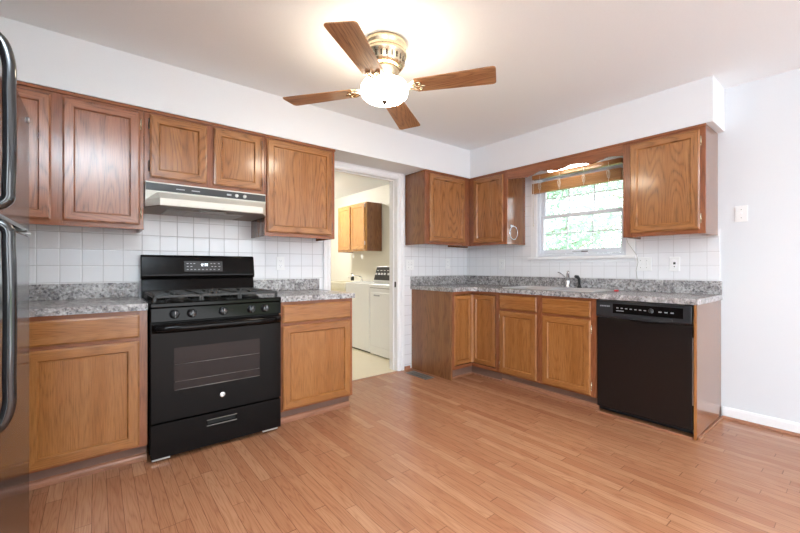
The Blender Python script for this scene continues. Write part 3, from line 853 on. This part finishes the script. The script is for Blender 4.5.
# ------------------------------------------------------------------ refrigerator
t = thing('refrigerator', 'black top-freezer refrigerator at the left edge, doors facing right', 'refrigerator', (-3.84, -2.020, 0))
FW = .785
MB().box(-.78, -.075, .004, FW - .004, .03, 1.675, bev=.006).build('cabinet_body', 'fridge_black', t)
MB().box(-.70, -.085, .02, FW - .02, .001, .029).build('base_grille', 'black_matte', t)
fd = MB().box(-.070, 0, 0, FW, .07, 1.238, bev=.010, seg=3).build('fridge_door', 'fridge_black', t)
zd = MB().box(-.070, 0, 0, FW, 1.250, 1.690, bev=.010, seg=3).build('freezer_door', 'fridge_black', t)
def bow(z0, z1):
    h = MB(); y = .075
    pts = [(.0005, y, z0), (.020, y, z0 + .004), (.034, y, z0 + .020), (.035, y, z0 + .05)]
    mid = [(.037, y, z0 + (z1 - z0) * q) for q in (.3, .45, .55)]
    pts2 = [(.036, y, z1 - .13), (.036, y, z1 - .07), (.024, y, z1 - .02), (.0005, y, z1)]
    h.tube(MB.spline(pts + mid + pts2), .0125, 14)
    return h
bow(1.262, 1.665).build('handle', 'handle_black', zd)
h = MB(); y = .075
h.tube(MB.spline([(.0005, y, 1.226), (.020, y, 1.222), (.034, y, 1.206), (.035, y, 1.17), (.037, y, 1.08), (.037, y, .95), (.036, y, .86), (.036, y, .80), (.024, y, .755), (.0005, y, .735)]), .0125, 14)
h.build('handle', 'handle_black', fd)
MB().box(-.066, .004, FW - .035, FW + .006, 1.2395, 1.2485, bev=.002).build('middle_hinge', 'aluminium', t)
hb = MB(); hb.lathe([(0, 0), (.010, 0), (.009, .004), (0, .005)], FW - .055, 1.655, 12, axis=0, base=.0004, flip=1)
hb.build('door_emblem', 'aluminium', zd)

# ------------------------------------------------------------------ ceiling fan
FX, FY = -2.309, -1.395
t = thing('ceiling_fan', 'flush-mount brass ceiling fan with four oak blades and a glowing glass bowl', 'ceiling fan', (FX, FY, CE))
v_ = MB(); v_.lathe([(0, -.0005), (.128, -.0005), (.132, -.010), (.130, -.024), (.122, -.034), (.122, -.056), (.131, -.062), (.131, -.078), (.120, -.086), (.116, -.126), (.104, -.140), (.096, -.150), (0, -.150)], 0, 0, 48)
for i in range(24):
    a = 2 * PI * i / 24
    n0 = len(v_.bm.verts)
    v_.box(.1135, .1200, -.004, .004, -.122, -.092, mi=1)
    v_.bm.verts.ensure_lookup_table()
    for vert in v_.bm.verts[n0:]: vert.co = Matrix.Rotation(a, 3, 'Z') @ vert.co
v_.build('motor_housing', ['brass', 'hinge_dark'], t)
BZ = -.285
MB().lathe([(0, -.1505), (.085, -.1505), (.088, -.165), (.078, -.178), (.078, -.214), (.066, -.224), (0, -.224)], 0, 0, 32).build('hub', 'brass', t)
MB().lathe([(.062, -.2245), (.090, -.228), (.130, -.240), (.140, -.258), (.140, -.284), (.134, -.306), (.113, -.324), (.073, -.334), (.0, -.338)], 0, 0, 40).build('glass_bowl', 'globe', t)
MB().lathe([(0, -.3383), (.018, -.3383), (.018, -.343), (.008, -.348), (.008, -.355), (0, -.357)], 0, 0, 16).build('finial', 'hinge_dark', t)
BZ = -.286
for k_ in range(4):
    a = math.radians(37 + 90 * k_ - 1)
    R_ = Matrix.Rotation(a, 4, 'Z') @ Matrix.Translation((0, 0, BZ + .02)) @ Matrix.Rotation(math.radians(-6), 4, 'X')
    b = MB()
    pts = []
    r0, r1, w0, w1 = .190, .642, .063, .081
    pts += [(r0, -w0), (r1 - .02, -w1)] + [(r1 - .02 + .02 * math.sin(q), -w1 + .02 - .02 * math.cos(q)) for q in (PI / 6, PI / 3, PI / 2)]
    pts += [(p[0], -p[1]) for p in pts[::-1]]
    b.prism(pts, -.003, .003, g=0, bev=.001)
    bmesh.ops.transform(b.bm, matrix=R_, verts=b.bm.verts)
    bl = b.build('blade', 'oak_fan', t)
    i_ = MB()
    # scrolled blade iron
    i_.tube([(.080, 0, .038), (.115, 0, .022), (.145, 0, .010), (.165, 0, .008)], [.010, .009, .008, .007], 8)
    for s in (-1, 1):
        i_.tube([(.145, 0, .008), (.165, s * .018, .0085), (.190, s * .035, .0085), (.215, s * .038, .0085), (.225, s * .026, .0085), (.212, s * .016, .0085)], .0055, 8)
        i_.tube([(.145, 0, -.0085), (.165, s * .018, -.0085), (.190, s * .035, -.0085), (.215, s * .038, -.0085), (.225, s * .026, -.0085), (.212, s * .016, -.0085)], .0055, 8)
    i_.tube([(.145, 0, .0), (.19, 0, -.0085), (.245, 0, -.0085)], [.008, .006, .004], 8)
    bmesh.ops.transform(i_.bm, matrix=R_, verts=i_.bm.verts)
    i_.build('blade_iron', 'brass', bl)

# ------------------------------------------------------------------ valance, light and blind at the window
t = thing('window_valance', 'scalloped oak valance board spanning above the window between two cabinets', 'valance', (0, -.8400, 1.9), RB)
L_ = 1.1005
VP = [(0.0, 2.040), (.03, 2.022), (.20, 2.005), (.262, 2.013), (.359, 2.041), (.462, 2.028), (.521, 2.011), (.589, 2.021), (.673, 2.037), (.793, 2.023), (.849, 2.003), (.924, 2.021), (.98, 2.033), (1.1005, 2.017)]
def zedge(x):
    for (xa, za), (xb, zb) in zip(VP, VP[1:]):
        if x <= xb:
            q = (x - xa) / (xb - xa); q = q * q * (3 - 2 * q)
            return za + (zb - za) * q - 1.9
    return VP[-1][1] - 1.9
pts = [(L_ * i / 48, zedge(L_ * i / 48)) for i in range(49)]
v_ = MB(); v_.prism(pts + [(L_, .218), (0, .218)], -.330, -.311, axis=1, g=0)
v_.build('board', 'oak_red', t)
MB().box(0, L_, -.342, -.3305, .205, .221, g=0, bev=.003).build('top_moulding', 'oak_red', t)
t = thing('strip_light', 'lit white strip light hidden behind the oak valance above the sink', 'light', (-.21, -1.43, 2.1245))
MB().box(-.045, .045, -.20, .22, -.055, -.0005, bev=.004).build('housing', 'trim', t)
MB().tube([(0, -.18, -.072), (0, .20, -.072)], .0155, 12).build('tube', 'tube_light', t)

t = thing('window_blind', 'raised wooden blind bunched at the top of the window', 'blind', (-.062, -1.40, 1.9))
MB().box(-.022, .028, -.435, .432, .128, .172, g=1, bev=.003).build('headrail', 'bamboo', t)
s_ = MB()
for i in range(10): s_.box(-.024, .024, -.432, .430, .002 + i * .0085, .0085 + i * .0085, g=1, bev=.001)
s_.build('slat_stack', 'bamboo', t)
MB().box(-.025, .025, -.433, .431, -.018, .001, g=1, bev=.004).build('bottom_rail', 'bamboo', t)
for y in (-.33, -.11, .13, .34):
    l_ = MB(); l_.tube([(-.0262, y, -.016), (-.0275, y, .05), (-.0262, y, .155)], .0016, 6)
    l_.tube([(-.027, y + .004, .10), (-.034, y + .012, .06), (-.036, y + .004, .015), (-.032, y - .010, .006), (-.030, y - .014, .05), (-.028, y - .004, .09)], .0018, 6)
    l_.build('ladder_cord', 'cord', t)
l_ = MB(); l_.tube([(-.030, .408, .12), (-.032, .408, -.05), (-.031, .407, -.34)], .0022, 6); l_.lathe([(0, -.36), (.005, -.358), (.006, -.345), (.003, -.338), (0, -.337)], -.031, .407, 10)
l_.build('pull_cord', 'cord', t)

# towel ring on the end of the corner wall cabinet
t = thing('towel_ring', 'chrome towel ring hanging on the side of the corner wall cabinet', 'towel ring', (-.262, -.8385, 1.545))
MB().lathe([(0, 0), (.020, 0), (.020, .006), (.012, .010), (.010, .024), (0, .026)], 0, 0, 20, axis=1, base=-.0002, flip=-1).build('wall_post', 'chrome', t)
MB().tube([(.068 * math.sin(2 * PI * i / 28), -.030, -.072 + .068 * math.cos(2 * PI * i / 28)) for i in range(28)], .0045, 10, closed=True).build('ring', 'chrome', t)

# ------------------------------------------------------------------ outlets and switches
def outlet(label, loc, rotz, group='wall outlets'):
    t = thing('wall_outlet', label, 'outlet', loc, rotz, group)
    MB().box(-.036, .036, -.006, -.0003, -.058, .058, bev=.0025).build('cover_plate', 'plate', t)
    for z in (-.021, .021):
        o = MB().prism([(.016 * math.cos(2 * PI * i / 16), z + min(.013, max(-.013, .017 * math.sin(2 * PI * i / 16)))) for i in range(16)], -.0078, -.0062, axis=1).build('socket', 'trim', t)
        s = MB(); s.box(-.0075, -.0055, -.0084, -.0079, z - .001, z + .008); s.box(.0055, .0075, -.0084, -.0079, z - .001, z + .006); s.box(-.002, .002, -.0084, -.0079, z - .010, z - .006)
        s.build('slots', 'slot', o)
    return t
o1 = outlet('white outlet on the tiles between the black range and the laundry doorway', (-2.405, -.0062, 1.150), 0)
copy_thing(o1, (-.355, -.0062, 1.158), 0, 'white outlet on the tiles near the room corner, below the corner wall cabinet')
copy_thing(o1, (-.0062, -.535, 1.148), RB, 'white outlet on the tiles right of the room corner, left of the window sill')
gf = thing('wall_outlet', 'white outlet with a dark centre on the tiles above the dishwasher', 'outlet', (-.0062, -2.203, 1.143), RB, 'wall outlets')
MB().box(-.036, .036, -.006, -.0003, -.058, .058, bev=.0025).build('cover_plate', 'plate', gf)
MB().box(-.017, .017, -.0085, -.0062, -.034, .034, bev=.001).build('socket', 'trim', gf)
MB().box(-.008, .008, -.0095, -.0086, -.002, .016, bev=.0005).build('test_button', 'slot', gf)
s = MB(); s.box(-.004, .004, -.0092, -.0087, -.024, -.016); s.build('slots', 'slot', gf)
def switch(label, loc, rotz, gangs=1):
    t = thing('light_switch', label, 'light switch', loc, rotz, 'wall switches')
    hw = .036 + .023 * (gangs - 1)
    MB().box(-hw, hw, -.006, -.0003, -.058, .058, bev=.0025).build('cover_plate', 'plate', t)
    for g_ in range(gangs):
        x = (g_ - (gangs - 1) / 2) * .046
        MB().box(x - .005, x + .005, -.017, -.0062, -.004, .011, bev=.002, rot=None).build('toggle', 'trim', t)
        s = MB()
        for z in (-.03, .03): s.lathe([(0, 0), (.003, 0), (.0025, .0012), (0, .0014)], x, z, 10, axis=1, base=-.0061, flip=-1)
        s.build('screw', 'register', t)
    return t
switch('white double light switch on the tiles just right of the laundry doorway', (-.945, -.0062, 1.142), 0, 2)
switch('white double light switch on the tiles below the cabinet right of the window', (-.0062, -1.982, 1.145), RB, 2)
switch('single white light switch on the bare wall right of the wall cabinets', (-.0002, -2.607, 1.505), RB, 1)

o = MB(); o.tube([(-.05, -1.862, 1.372), (-.03, -1.866, 1.33), (-.0585, -1.945, 1.222), (-.020, -1.9425, 1.16), (-.012, -1.925, 1.09), (-.018, -1.935, 1.016)], .0022, 6)
tag(o.build('power_cord', 'grey_cord'), 'thin grey cord hanging from the right window cabinet down to the countertop', 'cord')

t = thing('floor_register', 'grey metal floor register in the hardwood beside the laundry doorway', 'vent', (-1.035, -.27, .0005))
MB().box(-.06, .06, -.16, .16, 0, .004, bev=.0015).build('frame', 'register', t)
s = MB()
for i in range(14):
    for x in (-.026, .026): s.box(x - .020, x + .020, -.142 + i * .021, -.134 + i * .021, .0042, .0048)
s.build('louvre_slots', 'slot', t)

# ------------------------------------------------------------------ laundry room things
lc = wall_cab('double-door oak wall cabinet hanging in the laundry room above the white machines', (-.001, 2.715), RB, .90, 1.375, 2.155,
         [(.03, .435, 1.40, 2.13, 0, ()), (.47, .872, 1.40, 2.13, 1, (1.50, 2.10))], frame='laundry_oak', dmat='laundry_oak', side='oak_side', depth=.31, cap=False, hm='plate')
t = thing('clothes_dryer', 'white dryer with a black control console seen through the laundry doorway', 'dryer', (-.90, .145, 0))
DW_ = .70
b = MB(); b.box(0, .70, 0, DW_, .012, .905, bev=.012, seg=3); b.build('body', 'white_enamel', t)
d_ = MB(); d_.box(-.012, -.0005, .03, DW_ - .03, .12, .80, bev=.005); dd = d_.build('door', 'white_enamel', t)
h = MB(); h.box(-.026, -.0125, .46, .58, .755, .775, bev=.004); h.build('handle', 'grey_mark', dd)
MB().box(-.004, -.0003, .01, DW_ - .01, .852, .858).build('seam', 'register', t)
k = MB(); k.prism([(.07, .9055), (.055, .945), (.11, 1.125), (.20, 1.125), (.22, .9055)], .005, DW_ - .005, axis=1, bev=.004); ks = k.build('console', 'white_enamel', t)
a0 = Vector((.055, 0, .945)); a1 = Vector((.11, 0, 1.125)); dv2 = (a1 - a0).normalized(); nv2 = Vector((-dv2.z, 0, dv2.x))
def on_con(mb, y0, y1, s0, s1, h0, h1):
    ring = lambda hh: [tuple(Vector((0, y, 0)) + a0 + dv2 * s + nv2 * hh) for y, s in ((y0, s0), (y1, s0), (y1, s1), (y0, s1))]
    mb.loft([ring(h0), ring(h1)])
k = MB(); on_con(k, .012, DW_ - .012, .008, .180, .0005, .003); k.build('control_panel', 'black_panel', ks)
k = MB()
for y in (.66, .60, .54, .48, .40): on_con(k, y - .016, y + .010, .075, .100, .0032, .014)
for y in (.645, .57, .50, .43): on_con(k, y - .02, y + .02, .130, .138, .0032, .004)
k.build('knob_row', 'plate', ks)
MB().box(.03, .68, .03, DW_ - .03, .001, .0118).build('base', 'dark_gap', t)

t = thing('washing_machine', 'white washing machine between the dryer and the cream laundry tub', 'washing machine', (-.90, .855, 0))
MB().box(0, .68, 0, .60, .02, .905, bev=.012, seg=3).build('body', 'white_enamel', t)
MB().box(.08, .52, .06, .54, .9052, .918, bev=.005).build('lid', 'white_enamel', t)
MB().box(.56, .67, .02, .58, .9055, 1.00, bev=.01).build('console', 'white_enamel', t)
MB().box(.03, .65, .03, .57, .001, .0195).build('base', 'dark_gap', t)
t = thing('laundry_tub', 'cream laundry tub cabinet at the left of the washing machine', 'tub', (-.90, 1.49, 0))
b = MB(); b.box(.01, .62, .01, .80, .001, .80, bev=.004); b.build('cabinet_base', 'cream_enamel', t)
b = MB(); b.box(0, .05, 0, .82, .8005, .89, bev=.006); b.box(.58, .65, 0, .82, .8005, .89, bev=.006); b.box(.05, .58, 0, .05, .8005, .89, bev=.004); b.box(.05, .58, .77, .82, .8005, .89, bev=.004); b.box(.05, .58, .05, .77, .8005, .81)
b.build('basin', 'cream_enamel', t)
t = thing('tub_faucet', 'curved chrome faucet at the back of the laundry tub', 'faucet', (-.29, 1.98, .8905))
MB().lathe([(0, 0), (.022, 0), (.02, .02), (0, .022)], 0, 0, 14).build('base', 'chrome', t)
MB().tube([(0, 0, .018), (0, .01, .06), (-.03, .05, .085), (-.10, .12, .085), (-.14, .17, .06), (-.15, .18, .03)], .010, 10).build('spout', 'chrome', t)
t = thing('soap_bottle', 'small dark bottle standing on the laundry tub', 'bottle', (-.285, 2.275, .8905))
MB().lathe([(0, 0), (.028, 0), (.030, .006), (.030, .06), (.014, .08), (.012, .095), (0, .096)], 0, 0, 16).build('body', 'soap', t)
MB().tube([(0, 0, .094), (0, 0, .115), (-.03, -.01, .118)], .007, 8).build('pump', 'soap', t)
for (y, z_, lab) in ((2.02, .075, 'larger white oval tag hanging under the laundry wall cabinet'), (2.28, .060, 'smaller white tag hanging under the laundry wall cabinet, left of the larger one')):
    o = MB(); r_ = .026 if z_ > .07 else .018
    o.prism([(y + r_ * math.cos(2 * PI * i / 20), 1.375 - z_ + z_ * .55 * math.sin(2 * PI * i / 20) - .012) for i in range(20)], -.264, -.258, axis=0, bev=.001)
    o.tube([(-.261, y, 1.375 - z_ * .46 - .012), (-.261, y, 1.3748)], .0015, 6)
    tag(o.build('hanging_tag', 'plate'), lab, 'tag', 'tags under the laundry cabinet')
t = thing('ceiling_lamp', 'round white ceiling lamp glowing in the laundry room beyond the doorway', 'lamp', (-1.10, 2.55, CE + .001))
MB().lathe([(0, -.0005), (.15, -.0005), (.15, -.02), (.14, -.03), (0, -.03)], 0, 0, 32).build('base', 'trim', t)
MB().lathe([(.13, -.0305), (.135, -.05), (.11, -.085), (.06, -.105), (0, -.11)], 0, 0, 32).build('lamp_shade', 'laundry_globe', t)

# ------------------------------------------------------------------ outside
struct(MB().box(.6, 60, -40, 50, -.45, -.35).build('floor_lawn', 'lawn'))
def tree(label, x, y, h, spread, n_leaf, seed, low):
    rnd = random.Random(seed)
    t = thing('tree', label, 'tree', (x, y, -.35), 0, 'trees outside the window')
    tr = MB(); tr.tube([(0, 0, 0), (.05, .03, h * .25), (-.04, .06, h * .5), (.03, 0, h * .8)], [.09, .07, .05, .02], 10)
    tips = []
    for i in range(16):
        a = rnd.uniform(0, 2 * PI); z = h * rnd.uniform(low, .75); L = spread * rnd.uniform(.5, 1.0)
        p = Vector((0, .03, z)); q = p + Vector((math.cos(a) * L * .55, math.sin(a) * L * .55, L * .15)); e = p + Vector((math.cos(a) * L, math.sin(a) * L, L * rnd.uniform(.1, .45)))
        tr.tube([p, q, e], [.04, .026, .010], 6); tips += [q, e, (q + e) / 2, (p + q) / 2]
    tr.build('trunk', 'bark', t)
    bm = bmesh.new()
    for i in range(n_leaf):
        c = rnd.choice(tips) + Vector((rnd.gauss(0, .30), rnd.gauss(0, .30), rnd.gauss(.05, .28)))
        s = rnd.uniform(.045, .085)
        R = Matrix.Rotation(rnd.uniform(0, 6.28), 3, 'Z') @ Matrix.Rotation(rnd.uniform(-1.2, 1.2), 3, 'X') @ Matrix.Rotation(rnd.uniform(-1, 1), 3, 'Y')
        vs = [bm.verts.new(c + R @ Vector(p)) for p in ((-s, 0, 0), (-s * .2, -s * .5, s * .1), (s, 0, 0), (-s * .2, s * .5, s * .1))]
        bm.faces.new(vs)
    me = bpy.data.meshes.new('foliage'); bm.to_mesh(me); bm.free(); me.materials.append(M['leaf'])
    o = bpy.data.objects.new('foliage', me); C.objects.link(o); o.parent = t
tree('leafy tree with low branches nearest to the kitchen window', 5.6, 2.35, 4.6, 2.5, 6500, 3, .28)
tree('leafy tree behind and right of the nearest tree outside the window', 11.5, 1.6, 6.2, 2.6, 5200, 8, .25)
tree('leafy tree behind and left of the nearest tree outside the window', 12.5, 7.4, 6.2, 2.8, 5200, 12, .25)
